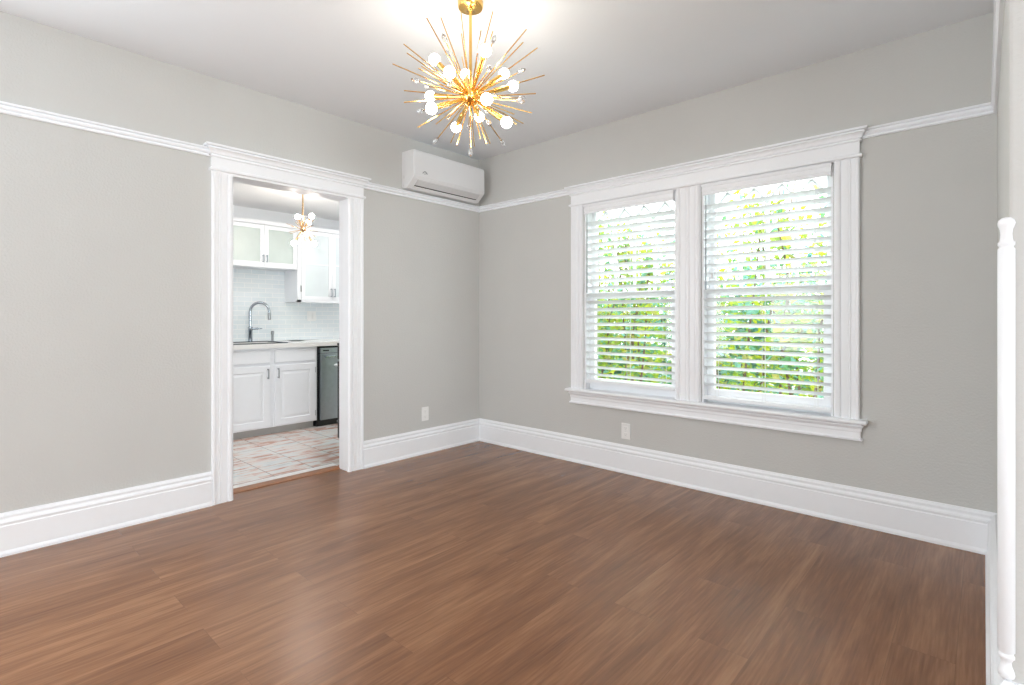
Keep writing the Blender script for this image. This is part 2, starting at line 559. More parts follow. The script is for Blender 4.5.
tag(obj('wall_kitchen_left', bm, M['kwall']), 'pale end wall of the kitchen, left of the sink', 'wall', kind='structure')
bm = BM(); bx(bm, KX, KX + 0.008, -1.95, KY1, 0.932, 1.737)
tag(obj('wall_tile_panel', bm, M['splash']), 'pale glossy tile backsplash behind the kitchen faucet', 'backsplash', kind='structure')

# thresholds in the doorway
bm = BM(); sweep(bm, [(-0.112, DY0 - 0.01), (-0.112, DY1 + 0.01)], [(0.0, -0.02), (0.0, 0.004), (-0.015, 0.010), (-0.085, 0.010), (-0.085, -0.02)])
tag(obj('trim_1', bm, M['oak']), 'narrow oak threshold strip across the doorway', 'threshold', kind='structure')
bm = BM(); bx(bm, -0.272, -0.197, -2.30, -1.402, -0.03, 0.009)
tag(obj('trim_2', bm, M['saddle'], bevel=0.003), 'white stone saddle between oak strip and kitchen tile', 'threshold', kind='structure')

# ------------------------------------------------------------------ baseboards and picture rails
BASE = [(0, 0), (0.031, 0), (0.031, 0.012), (0.027, 0.022), (0.024, 0.027), (0.024, 0.148), (0.020, 0.154), (0.022, 0.160), (0.024, 0.167), (0.020, 0.175),
        (0.013, 0.181), (0.012, 0.187), (0.015, 0.193), (0.015, 0.199), (0.009, 0.207), (0.007, 0.2135), (0, 0.2135)]
RAIL = [(0, 2.2265), (0.012, 2.2265), (0.015, 2.231), (0.014, 2.236), (0.006, 2.239), (0.006, 2.244), (0.016, 2.248), (0.019, 2.255), (0.018, 2.261), (0.009, 2.264), (0.009, 2.269), (0.024, 2.271), (0.024, 2.280), (0.020, 2.2825), (0, 2.2825)]


def path_obj(name, path, prof, label, cat):
    bm = BM(); sweep(bm, path, prof)
    return tag(obj(name, bm, M['trim'], smooth=True, angle=0.35), label, cat, kind='structure')


path_obj('baseboard_left', [(0, REAR), (0, -2.397)], BASE, 'tall white baseboard on the long wall left of the doorway', 'baseboard')
path_obj('baseboard_back', [(0, -1.300), (0, 0), (WX, 0), ], BASE, 'tall white baseboard running round the room corner and under the windows', 'baseboard')
path_obj('baseboard_right', [(WX, -0.0312), (WX, SY), (SIDE, SY)], [(o * 1.45, z) for o, z in BASE], 'white baseboard wrapping the foot of the outside corner', 'baseboard')
path_obj('trim_3', [(0, REAR), (0, -2.41)], RAIL, 'white picture rail left of the doorway', 'picture rail')
path_obj('trim_4', [(0, -1.285), (0, 0), (1.095, 0)], RAIL, 'white picture rail passing under the air conditioner into the corner', 'picture rail')
path_obj('trim_5', [(3.155, 0), (WX, 0), (WX, SY + 0.025)], RAIL, 'white picture rail from the right window to the outside corner', 'picture rail')

# ------------------------------------------------------------------ doorway surround
CAS = [(0, 0), (0, 0.020), (0.004, 0.026), (0.014, 0.026), (0.018, 0.021), (0.034, 0.021), (0.037, 0.018), (0.041, 0.022), (0.046, 0.022), (0.049, 0.018), (0.052, 0.021),
       (0.079, 0.021), (0.081, 0.015), (0.084, 0.015), (0.087, 0.021), (0.093, 0.024), (0.104, 0.024), (0.112, 0.020), (0.117, 0.014), (0.117, 0)]


def vertical_casing(bm, frame, a0, a1, z0, z1):
    """casing from outer edge a0 to inner edge a1 along the wall"""
    s = (a1 - a0) / 0.117
    prism(bm, [(a0 + t * s, o) for t, o in CAS], lambda a, o: frame(a, o, z0), lambda a, o: frame(a, o, z1))


FL = lambda a, o, z: (o, a, z)        # left wall frame
FB = lambda a, o, z: (a, -o, z)       # back wall frame

door = empty('door_1', (0, (DY0 + DY1) / 2, 0), 'white cased doorway opening into the kitchen', 'doorway', kind='structure')
bm = BM(); vertical_casing(bm, FL, -2.395, -2.268, 0, 2.125); obj('side_casing', bm, M['trim'], door)
bm = BM(); vertical_casing(bm, FL, -1.300, -1.434, 0, 2.125); obj('side_casing', bm, M['trim'], door)
bm = BM()
bx(bm, -0.128, 0.004, -2.3005, DY0, 0, DZ); bx(bm, -0.128, 0.004, DY1, -1.4015, 0, DZ); bx(bm, -0.137, 0.004, -2.3005, -1.4015, DZ, 2.1405)
obj('jamb', bm, M['trim'], door, bevel=0.002)
a, b = -2.397, -1.300
bm = BM(); sweep(bm, [(0.0, a), (0.0, b)], [(0, 2.125), (0.021, 2.125), (0.021, 2.240), (0, 2.240)])
obj('frieze', bm, M['trim'], door)


# bead and crown return to the wall at both ends
bm = BM(); sweep(bm, [(0.0, a + 1e-4), (0.021, a), (0.021, b), (0.0, b - 1e-4)], [(0, 2.139), (0.008, 2.139), (0.013, 2.143), (0.014, 2.149), (0.013, 2.155), (0.008, 2.159), (0, 2.159)])
obj('bead', bm, M['trim'], door, smooth=True)


def crown_prof(zb, zt, pr):
    h = zt - zb
    return [(0, zb), (0.009, zb), (0.011, zb + h * 0.06), (0.009, zb + h * 0.12), (0.003, zb + h * 0.15), (0.003, zb + h * 0.24), (pr * 0.30, zb + h * 0.27), (pr * 0.36, zb + h * 0.44),
            (pr * 0.52, zb + h * 0.58), (pr * 0.76, zb + h * 0.66), (pr * 0.76, zb + h * 0.70), (pr * 0.56, zb + h * 0.73), (pr * 0.56, zb + h * 0.80), (pr, zb + h * 0.83), (pr, zt), (0, zt)]


bm = BM(); sweep(bm, [(0.0, a + 1e-4), (0.021, a), (0.021, b), (0.0, b - 1e-4)], crown_prof(2.226, 2.302, 0.043))
bx(bm, 0, 0.021, a, b, 2.23, 2.302)
obj('crown', bm, M['trim'], door, smooth=True, angle=0.35)

# ------------------------------------------------------------------ window surround
sur = empty('trim_6', (2.12, 0, 0.6), 'white moulded surround joining the pair of windows', 'window trim', kind='structure')
a, b = 1.113, 3.142
bm = BM(); vertical_casing(bm, FB, a, 1.228, 0.61, 2.118); obj('side_casing', bm, M['trim'], sur)
bm = BM(); vertical_casing(bm, FB, b, 3.013, 0.61, 2.118); obj('side_casing', bm, M['trim'], sur)
MUL = [(0, 0), (0, 0.014), (0.006, 0.020), (0.014, 0.024), (0.022, 0.024), (0.030, 0.018), (0.034, 0.018), (0.040, 0.022), (0.070, 0.022), (0.073, 0.019), (0.077, 0.022),
       (0.083, 0.025), (0.094, 0.025), (0.100, 0.022), (0.104, 0.019), (0.107, 0.022), (0.137, 0.022), (0.143, 0.018), (0.147, 0.018), (0.155, 0.024), (0.163, 0.024), (0.171, 0.020), (0.177, 0.014), (0.177, 0)]
bm = BM(); prism(bm, [(2.033 + t, o) for t, o in MUL], lambda q, o: FB(q, o, 0.61), lambda q, o: FB(q, o, 2.118)); obj('mullion_casing', bm, M['trim'], sur)
bm = BM(); bx(bm, a, b, -0.021, 0, 2.118, 2.225); obj('frieze', bm, M['trim'], sur)
bm = BM(); sweep(bm, [(a, 0.0), (a, -0.021), (b, -0.021), (b, 0.0)], [(0, 2.121), (0.008, 2.121), (0.013, 2.125), (0.014, 2.131), (0.013, 2.137), (0.008, 2.141), (0, 2.141)])
obj('bead', bm, M['trim'], sur, smooth=True)
bm = BM(); sweep(bm, [(a, 0.0), (a, -0.021), (b, -0.021), (b, 0.0)], crown_prof(2.212, 2.284, 0.040))
bx(bm, a, b, -0.021, 0, 2.22, 2.284)
obj('crown', bm, M['trim'], sur, smooth=True, angle=0.35)
bm = BM()
st = [(0, 0.577), (0.008, 0.577), (0.014, 0.584), (0.030, 0.586), (0.036, 0.590), (0.038, 0.598), (0.036, 0.606), (0.030, 0.611), (0, 0.611)]
sweep(bm, [(a, 0.0), (a, -0.021), (b, -0.021), (b, 0.0)], st)
bx(bm, a, b, -0.021, 0, 0.577, 0.611)
for p, q in WIN: bx(bm, p, q, 0, 0.055, 0.590, 0.611)
obj('stool', bm, M['trim'], sur, smooth=True, angle=0.35)
ap = [(0, 0.487), (0.010, 0.487), (0.013, 0.491), (0.013, 0.499), (0.006, 0.503), (0.004, 0.508), (0.004, 0.535), (0.008, 0.540), (0.008, 0.556), (0.012, 0.562), (0.018, 0.570), (0.018, 0.578), (0, 0.578)]
bm = BM(); sweep(bm, [(a, 0.0), (a, -0.014), (b, -0.014), (b, 0.0)], ap)
bx(bm, a, b, -0.014, 0, 0.487, 0.578)
obj('apron', bm, M['trim'], sur, smooth=True, angle=0.35)


# ------------------------------------------------------------------ windows (double hung, lattice-headed upper sash)
def window(n, x0, x1, label):
    t = empty('window_%d' % n, ((x0 + x1) / 2, 0.06, WZ0), label, 'window', kind='structure')
    # liner
    bm = BM()
    bx(bm, x0 - 0.001, x0 + 0.012, 0.0, 0.155, 0.59, WZ1); bx(bm, x1 - 0.012, x1 + 0.001, 0.0, 0.155, 0.59, WZ1)
    bx(bm, x0, x1, 0.0, 0.155, WZ1 - 0.012, WZ1 + 0.001); bx(bm, x0, x1, 0.055, 0.175, 0.585, 0.608)
    obj('jamb', bm, M['trim'], t)
    a, b = x0 + 0.012, x1 - 0.012
    # upper sash
    bm = BM()
    ya, yb = 0.096, 0.130
    bx(bm, a, a + 0.040, ya, yb, 1.36, 2.113); bx(bm, b - 0.040, b, ya, yb, 1.36, 2.113)
    bx(bm, a + 0.040, b - 0.040, ya, yb, 2.085, 2.113); bx(bm, a + 0.040, b - 0.040, ya, yb, 1.36, 1.402)
    s = obj('upper_sash', bm, M['trim'], t)
    bm = BM(); bx(bm, a + 0.038, b - 0.038, 0.111, 0.115, 1.40, 2.087); obj('pane', bm, M['glass'], s)
    # three upright bars and a zigzag head, four pointed lights
    bm = BM()
    g0, g1 = a + 0.04, b - 0.04
    wq = (g1 - g0) / 4
    for k in range(1, 4): bx(bm, g0 + k * wq - 0.008, g0 + k * wq + 0.008, 0.102, 0.124, 1.40, 1.975)
    for k in range(4):
        for q0, q1, za, zb in ((g0 + k * wq, g0 + (k + 0.5) * wq, 1.965, 2.065), (g0 + (k + 0.5) * wq, g0 + (k + 1) * wq, 2.065, 1.965)):
            dx, dz = q1 - q0, zb - za
            l = math.hypot(dx, dz); nx, nz = -dz / l * 0.008, dx / l * 0.008
            prism(bm, [(q0 + nx, za + nz), (q1 + nx, zb + nz), (q1 - nx, zb - nz), (q0 - nx, za - nz)], lambda x, z: (x, 0.102, z), lambda x, z: (x, 0.124, z))
    obj('muntin_lattice', bm, M['trim'], s)
    # lower sash
    bm = BM()
    ya, yb = 0.058, 0.092
    bx(bm, a, a + 0.050, ya, yb, 0.612, 1.405); bx(bm, b - 0.050, b, ya, yb, 0.612, 1.405)
    bx(bm, a + 0.050, b - 0.050, ya, yb, 0.612, 0.700); bx(bm, a + 0.050, b - 0.050, ya, yb, 1.350, 1.405)
    s = obj('lower_sash', bm, M['trim'], t)
    bm = BM(); bx(bm, a + 0.048, b - 0.048, 0.073, 0.077, 0.698, 1.352); obj('pane', bm, M['glass'], s)
    bm = BM()
    xm = (a + b) / 2
    bx(bm, xm - 0.03, xm + 0.03, 0.062, 0.09, 1.405, 1.413); lathe(bm, (xm, 0.076, 1.413), (0, 0, 1), [(0.012, 0), (0.012, 0.008), (0.006, 0.012)], 12)
    obj('sash_lock', bm, M['trim'], s)
    return t


window(1, WIN[0][0], WIN[0][1], 'left double-hung window, nearer the room corner')
window(2, WIN[1][0], WIN[1][1], 'right double-hung window, nearer the outside corner')


# ------------------------------------------------------------------ blinds
def blind(x0, x1, zbot, label, wandz):
    t = empty('window_blind', ((x0 + x1) / 2, 0.0, 2.1), label, 'blind', 'white slatted blinds in the window pair')
    v0, v1 = x0 - 0.004, x1 + 0.006
    # valance with side returns
    prof = [(0, 2.040), (0.007, 2.040), (0.009, 2.046), (0.006, 2.052), (0.006, 2.062), (0.009, 2.066), (0.009, 2.088), (0.006, 2.092), (0.009, 2.098), (0.012, 2.106), (0.012, 2.114), (0, 2.114)]
    bm = BM(); sweep(bm, [(v0 + 0.012, 0.03), (v0 + 0.012, -0.020), (v1 - 0.012, -0.020), (v1 - 0.012, 0.03)], prof)
    obj('valance', bm, M['trim'], t, smooth=True, angle=0.35)
    bm = BM(); bx(bm, x0 + 0.012, x1 - 0.012, -0.014, 0.048, 2.062, 2.112); obj('head_rail', bm, M['trim'], t)
    # slats: room edge tipped up
    th = math.radians(25)
    wd = 0.0575
    pitch = 0.0585
    bm = BM()
    yc = 0.021
    z = 1.964
    zs = []
    while z > zbot + 0.045:
        zs.append(z); z -= pitch
    for z in zs:
        top, bot = [], []
        for k in range(5):
            s = -0.5 + k / 4
            crown = 0.0022 * (1 - (2 * s) ** 2)
            y = yc + wd * s * math.cos(th) + crown * math.sin(th)
            zz = z - wd * s * math.sin(th) + crown * math.cos(th)
            top.append((y, zz + 0.0014)); bot.append((y, zz - 0.0014))
        prism(bm, top + bot[::-1], lambda y, zz: (x0, y, zz), lambda y, zz: (x1, y, zz))
    obj('slats', bm, M['slat'], t)
    bm = BM(); bx(bm, x0, x1, yc - 0.028, yc + 0.028, zbot, zbot + 0.024)
    obj('bottom_rail', bm, M['trim'], t, bevel=0.004)
    for f in (0.11, 0.5, 0.89):
        x = x0 + (x1 - x0) * f
        bm = BM()
        for yy in (yc - 0.029, yc + 0.029): tube(bm, [(x, yy, 2.07), (x, yy, zbot + 0.02)], 0.0013, 5)
        tube(bm, [(x + 0.012, yc, 2.07), (x + 0.012, yc, zbot + 0.02)], 0.001, 5)
        obj('ladder_cord', bm, M['cord'], t)
    bm = BM(); xw = x0 + 0.025
    tube(bm, [(xw, -0.020, 2.045), (xw, -0.021, 2.02), (xw, -0.022, wandz)], [0.002, 0.0032, 0.0042], 8)
    obj('tilt_wand', bm, M['wand'], t)
    bm = BM()
    for dx in (0.062, 0.07): tube(bm, [(x0 + dx, -0.016, 2.05), (x0 + dx, -0.018, 1.5)], 0.0012, 5)
    lathe(bm, (x0 + 0.066, -0.018, 1.505), (0, 0, -1), [(0.002, 0), (0.006, 0.01), (0.008, 0.035), (0.006, 0.04)], 10)
    obj('lift_cord', bm, M['cord'], t)
    return t


blind(1.249, 2.012, 0.668, 'white slatted blind in the left window, bottom rail hanging higher above the sill', 1.40)
blind(2.226, 2.998, 0.632, 'white slatted blind in the right window, long grey tilt wand at its left', 1.39)

# ------------------------------------------------------------------ corner bead on the outside corner
bm = BM()
r = 0.0185
prof = [(0.004, 0.2135), (0.011, 0.2145), (0.0165, 0.221), (0.0185, 0.230), (0.0165, 0.240), (0.0125, 0.252), (0.0115, 0.262), (0.0150, 0.270), (0.0180, 0.273), (0.0180, 0.281), (0.0155, 0.284), (0.0155, 0.287), (r, 0.291),
        (r, 1.384), (0.0155, 1.388), (0.0155, 1.391), (0.0185, 1.395), (0.0185, 1.402), (0.0150, 1.405), (0.0135, 1.412), (0.0128, 1.425), (0.0140, 1.437), (0.0180, 1.448), (0.0190, 1.455), (0.0165, 1.463), (0.010, 1.469), (0.003, 1.471)]
lathe(bm, (WX - 0.004, SY + 0.006, 0), (0, 0, 1), prof, 28)
tag(obj('corner_bead', bm, M['trim'], smooth=True, origin=(WX - 0.004, SY + 0.006, 0.2135), angle=0.9), 'white turned wooden corner guard with knob ends on the outside wall corner', 'corner guard')

# ------------------------------------------------------------------ air conditioner
Y0, Y1 = -0.922, -0.092
ac = empty('air_conditioner', (0, (Y0 + Y1) / 2, 2.29), 'white wall-mounted split air conditioner high beside the room corner', 'air conditioner')
side = [(0.0, 2.294), (0.062, 2.290), (0.080, 2.2935), (0.160, 2.360), (0.166, 2.370), (0.168, 2.385), (0.165, 2.575), (0.160, 2.592), (0.148, 2.600), (0.0, 2.602)]
bm = BM(); prism(bm, side, lambda o, z: (o, Y0, z), lambda o, z: (o, Y1, z)); obj('housing', bm, M['ac'], ac, bevel=0.006, seg=3)
fp = [(0.160, 2.374), (0.1725, 2.378), (0.1745, 2.386), (0.1715, 2.578), (0.166, 2.594), (0.155, 2.600)]
bm = BM(); prism(bm, fp, lambda o, z: (o, Y0 + 0.012, z), lambda o, z: (o, Y1 - 0.012, z)); obj('front_panel', bm, M['ac'], ac, bevel=0.003)


def slope(s, out):
    p, q = Vector((0.080, 2.2935)), Vector((0.160, 2.360))
    d = (q - p); n = Vector((d.y, -d.x)).normalized()
    r_ = p + d * s + n * out
    return r_.x, r_.y


bm = BM()
lv = [slope(0.36, -0.002), slope(0.36, 0.004), slope(0.42, 0.007), slope(0.90, 0.006), slope(0.95, -0.002)]
prism(bm, lv, lambda o, z: (o, Y0 + 0.055, z), lambda o, z: (o, Y1 - 0.055, z)); obj('louver', bm, M['acgrey'], ac)
bm = BM()
lv = [slope(0.26, -0.004), slope(0.26, 0.0015), slope(0.37, 0.0015), slope(0.37, -0.004)]
prism(bm, lv, lambda o, z: (o, Y0 + 0.055, z), lambda o, z: (o, Y1 - 0.055, z)); obj('outlet_slot', bm, M['dark'], ac)
bm = BM()
lv = [slope(-0.05, -0.003), slope(-0.05, 0.003), slope(0.22, 0.003), slope(0.26, -0.003)]
prism(bm, lv, lambda o, z: (o, Y0 + 0.05, z), lambda o, z: (o, Y1 - 0.05, z)); obj('lower_lip', bm, M['ac'], ac)
bm = BM()
yc, zc = -0.808, 2.408
pts = [(0.174, yc - 0.026 + 0.052 * k / 8, zc + 0.020 * math.sin(PI * k / 8)) for k in range(9)]
tube(bm, pts, [0.0015] + [0.0045] * 7 + [0.0015], 6)
tube(bm, [(0.174, yc - 0.010, zc - 0.001), (0.174, yc + 0.018, zc + 0.006)], 0.003, 6)
obj('emblem', bm, M['emblem'], ac)
for (o_, z_) in ((0.035, 2.385), (0.03, 2.31)):
    bm = BM(); bx(bm, o_ - 0.004, o_ + 0.004, Y0 - 0.0015, Y0 + 0.004, z_ - 0.012, z_ + 0.012); obj('side_clip', bm, M['acgrey'], ac)


# ------------------------------------------------------------------ power outlets
def outlet(frame, ac_, zc, label, org):
    t = empty('power_outlet', org, label, 'outlet', 'duplex wall outlets')
    def fb(bm, a0, a1, o0, o1, z0, z1):
        p = frame(a0, o0, z0); q = frame(a1, o1, z1)
        bx(bm, min(p[0], q[0]), max(p[0], q[0]), min(p[1], q[1]), max(p[1], q[1]), z0, z1)
    bm = BM(); fb(bm, ac_ - 0.039, ac_ + 0.039, 0, 0.006, zc - 0.061, zc + 0.061); obj('cover_plate', bm, M['plate'], t, bevel=0.003)
    for s in (-1, 1):
        bm = BM(); fb(bm, ac_ - 0.016, ac_ + 0.016, 0.004, 0.0085, zc + s * 0.024 - 0.014, zc + s * 0.024 + 0.014)
        rc = obj('receptacle', bm, M['plate'], t, bevel=0.004)
        bm = BM()
        for dx in (-0.006, 0.006): fb(bm, ac_ + dx - 0.001, ac_ + dx + 0.001, 0.0075, 0.0089, zc + s * 0.024 - 0.001, zc + s * 0.024 + 0.008)
        fb(bm, ac_ - 0.002, ac_ + 0.002, 0.0075, 0.0089, zc + s * 0.024 - 0.009, zc + s * 0.024 - 0.005)
        obj('slots', bm, M['slotgrey'], rc)
    bm = BM(); c = frame(ac_, 0.005, zc); d = Vector(frame(ac_, 1, zc)) - Vector(frame(ac_, 0, zc)); lathe(bm, c, d, [(0.003, 0), (0.003, 0.002), (0.0015, 0.0028)], 10); obj('screw', bm, M['acgrey'], t)
    return t


outlet(FL, -0.672, 0.347, 'white outlet on the wall between doorway and room corner', (0, -0.672, 0.286))
outlet(FB, 1.620, 0.320, 'white outlet on the wall beneath the left window', (1.620, 0, 0.259))

# ------------------------------------------------------------------ starburst chandelier
random.seed(7)
FW = Vector((-math.sin(YAW), math.cos(YAW), 0)); RT = Vector((math.cos(YAW), math.sin(YAW), 0)); UP = Vector((0, 0, 1))
DC = 2.55
HUB = CAM + FW * DC + RT * ((470.5 - 512) / FPX * DC) + UP * ((317.74 - 97.0) / FPX * DC)
ch_ = empty('starburst_chandelier', (HUB.x, HUB.y, H), 'large brass starburst chandelier with lit globe bulbs in the dining room', 'chandelier')
bm = BM(); lathe(bm, (HUB.x, HUB.y, H), (0, 0, -1), [(0.060, 0), (0.062, 0.004), (0.062, 0.026), (0.058, 0.034), (0.02, 0.037), (0.012, 0.044), (0.010, 0.05)], 32)
obj('canopy', bm, M['brass'], ch_, smooth=True)
bm = BM(); tube(bm, [(HUB.x, HUB.y, H - 0.04), HUB], 0.0075, 12); obj('stem', bm, M['brass'], ch_, smooth=True)
bm = BM(); lathe(bm, HUB - Vector((0, 0, 0.045)), (0, 0, 1), [(0.004, 0), (0.026, 0.008), (0.041, 0.024), (0.045, 0.045), (0.041, 0.066), (0.026, 0.082), (0.004, 0.09)], 24)
obj('hub', bm, M['brass'], ch_, smooth=True)


def spoke(px, py, R, sgn):
    """vector from the hub to where the line of sight of a tip meets the ball of radius R (near or far side)"""
    u, v = 380 + px / 4.028, py / 4.028
    d = FW + RT * ((u - 512) / FPX) + UP * ((317.74 - v) / FPX)
    q = CAM - HUB
    A, B, K = d.dot(d), 2 * d.dot(q), q.dot(q) - R * R
    disc = B * B - 4 * A * K
    s = (-B + sgn * math.sqrt(disc)) / (2 * A) if disc > 0 else -B / (2 * A)
    return CAM + d * s - HUB


rods = [(188, 72), (245, 70), (325, 40), (328, 135), (407, 122), (455, 45), (455, 125), (590, 118), (577, 170), (635, 192), (663, 303), (628, 377), (612, 455), (577, 497), (550, 500), (443, 578), (430, 578),
        (380, 590), (310, 585), (285, 575), (152, 513), (225, 500), (97, 412), (97, 365), (50, 257), (95, 177), (108, 213), (168, 268), (155, 275), (540, 460), (405, 560), (330, 230), (480, 250), (250, 330), (470, 385), (300, 420), (560, 330), (390, 250), (270, 480)]
tips = [(497, 578), (365, 618), (222, 570), (140, 322), (160, 447), (572, 285), (575, 395), (570, 408), (460, 155), (258, 152), (272, 215), (440, 275), (430, 448), (440, 498), (357, 515), (280, 335), (185, 345)]
bulbs = [(220, 240, 1), (280, 292, -1), (425, 205, -1), (500, 298, 1), (535, 347, 1), (430, 400, -1), (510, 493, -1), (307, 513, 1), (203, 388, 1), (207, 437, -1), (345, 300, 1), (400, 470, 1)]
for i, (px, py) in enumerate(rods):
    sg = 1 if i % 2 else -1
    v = spoke(px, py, 0.345 + random.uniform(-0.03, 0.02), sg)
    bm = BM(); tube(bm, [HUB + v.normalized() * 0.03, HUB + v], 0.0026, 7); obj('rod', bm, M['brass'], ch_, smooth=True)
for i, (px, py) in enumerate(tips):
    sg = -1 if i % 2 else 1
    v = spoke(px, py, 0.315 + random.uniform(-0.03, 0.02), sg)
    d = v.normalized()
    bm = BM(); tube(bm, [HUB + d * 0.03, HUB + v - d * 0.02], 0.0026, 7); rd = obj('rod', bm, M['brass'], ch_, smooth=True)
    bm = BM(); lathe(bm, HUB + v - d * 0.03, d, [(0.003, 0), (0.008, 0.010), (0.0115, 0.024), (0.0105, 0.034), (0.006, 0.044), (0.001, 0.050)], 10); obj('crystal_drop', bm, M['crystal'], rd)
for (px, py, sg) in bulbs:
    v = spoke(px, py, 0.245, sg)
    d = v.normalized()
    bm = BM(); lathe(bm, HUB + d * 0.03, d, [(0.008, 0), (0.008, v.length - 0.145), (0.0125, v.length - 0.14), (0.0125, v.length - 0.05), (0.010, v.length - 0.048)], 14); so = obj('socket', bm, M['brass'], ch_, smooth=True)
    bm = BM()
    pr = [(0.0265 * math.sin(PI * k / 12), -0.0265 * math.cos(PI * k / 12)) for k in range(13)]
    lathe(bm, HUB + v, d, pr, 18); obj('globe_bulb', bm, M['bulb'], so, smooth=True)

# ------------------------------------------------------------------ kitchen: base cabinet
XC = -1.74
CB0, CB1 = -1.83, -0.768


def raised_panel(bm, x, y0, y1, z0, z1, th=0.020, panel=True):
    """door slab facing +X with a routed raised panel"""
    fr = 0.062
    xb = x - th
    if not panel:
        rings = [(0, 0), (0.008, 0.0)]
        lv = [(0.0, -0.006), (0.006, 0.0)]
    else:
        lv = [(0.0, -0.004), (0.004, 0.0), (fr, 0.0), (fr + 0.006, -0.007), (fr + 0.012, -0.007), (fr + 0.034, -0.001)]
    loops = []
    back = [bm.verts.new((xb, y, z)) for y, z in ((y0, z0), (y1, z0), (y1, z1), (y0, z1))]
    loops.append(back)
    for ins, dep in lv:
        loops.append([bm.verts.new((x + dep, y, z)) for y, z in ((y0 + ins, z0 + ins), (y1 - ins, z0 + ins), (y1 - ins, z1 - ins), (y0 + ins, z1 - ins))])
    for p, q in zip(loops, loops[1:]):
        for k in range(4): bm.faces.new((p[k], p[(k + 1) % 4], q[(k + 1) % 4], q[k]))
    bm.faces.new(back[::-1]); bm.faces.new(loops[-1])


def bar_pull(x, y, z0, z1, parent, m, t=0.0045):
    bm = BM()
    bx(bm, x + 0.024, x + 0.033, y - t, y + t, z0, z1)
    for z in (z0 + 0.008, z1 - 0.008): bx(bm, x - 0.004, x + 0.028, y - t, y + t, z - 0.005, z + 0.005)
    return obj('handle', bm, m, parent, bevel=0.0015)


cab = empty('base_cabinet', (XC, (CB0 + CB1) / 2, 0), 'white base cabinet with two raised-panel doors below the kitchen sink', 'cabinet')
bm = BM(); bx(bm, KX + 0.01, XC - 0.02, CB0, CB1, 0.072, 0.70); bx(bm, XC - 0.04, XC - 0.02, CB0, CB1, 0.70, 0.884)
bx(bm, KX + 0.01, XC - 0.04, CB0, CB0 + 0.02, 0.70, 0.884); bx(bm, KX + 0.01, XC - 0.04, CB1 - 0.02, CB1, 0.70, 0.884)
obj('carcass', bm, M['cab'], cab)
bm = BM(); bx(bm, XC - 0.10, XC - 0.072, CB0, CB1 - 0.015, 0, 0.073); obj('toe_kick', bm, M['kick'], cab)
for k, (p, q) in enumerate(((-1.80, -1.279), (-1.231, -0.793))):
    bm = BM(); raised_panel(bm, XC, p, q, 0.085, 0.708); d = obj('door', bm, M['cab'], cab)
    yh = q - 0.028 if k == 0 else p + 0.028
    bar_pull(XC, yh, 0.575, 0.678, d, M['pull'])
    ye = p if k == 0 else q
    for zz in (0.16, 0.63):
        bm = BM(); bx(bm, XC - 0.02, XC - 0.004, ye - 0.006 if k == 0 else ye, ye if k == 0 else ye + 0.006, zz - 0.03, zz + 0.03); obj('hinge', bm, M['pull'], d)
    bm = BM(); raised_panel(bm, XC, p, q, 0.732, 0.862, panel=False); obj('drawer_front', bm, M['cab'], cab)

# worktop with sink cut-out
SK0, SK1 = -1.72, -1.10
sx0, sx1 = -2.235, -1.79
bm = BM()
xe = XC + 0.022
for (p, q, r_, s_) in ((KX + 0.01, sx0, -2.10, KY1), (sx1, xe, -2.10, KY1), (sx0, sx1, -2.10, SK0), (sx0, sx1, SK1, KY1)):
    bx(bm, p, q, r_, s_, 0.886, 0.931)
bmesh.ops.remove_doubles(bm, verts=bm.verts, dist=1e-5)
tag(obj('countertop', bm, M['quartz'], origin=(xe, -0.9, 0.886)), 'white stone worktop over the sink cabinet and dishwasher', 'countertop')
bm = BM()
t_ = 0.012
bx(bm, sx0 - 0.006, sx1 + 0.006, SK0 - 0.006, SK1 + 0.006, 0.7165, 0.7285)
bx(bm, sx0 - t_, sx0, SK0 - t_, SK1 + t_, 0.7165, 0.8855); bx(bm, sx1, sx1 + t_, SK0 - t_, SK1 + t_, 0.7165, 0.8855)
bx(bm, sx0, sx1, SK0 - t_, SK0, 0.7165, 0.8855); bx(bm, sx0, sx1, SK1, SK1 + t_, 0.7165, 0.8855)
sk = obj('kitchen_sink', bm, M['steel'], origin=(-2.01, -1.41, 0.7165))
tag(sk, 'dark-rimmed steel sink set in the white worktop', 'sink')
bm = BM()
for (p, q, r_, s_) in ((sx0 - 0.018, sx1 + 0.018, SK0 - 0.018, SK0), (sx0 - 0.018, sx1 + 0.018, SK1, SK1 + 0.018), (sx0 - 0.018, sx0, SK0, SK1), (sx1, sx1 + 0.018, SK0, SK1)):
    bx(bm, p, q, r_, s_, 0.931, 0.940)
obj('rim', bm, M['darksteel'], sk)
bm = BM(); lathe(bm, (-2.01, -1.41, 0.7285), (0, 0, 1), [(0.045, 0), (0.045, 0.003), (0.03, 0.001)], 20); obj('drain', bm, M['chrome'], sk)

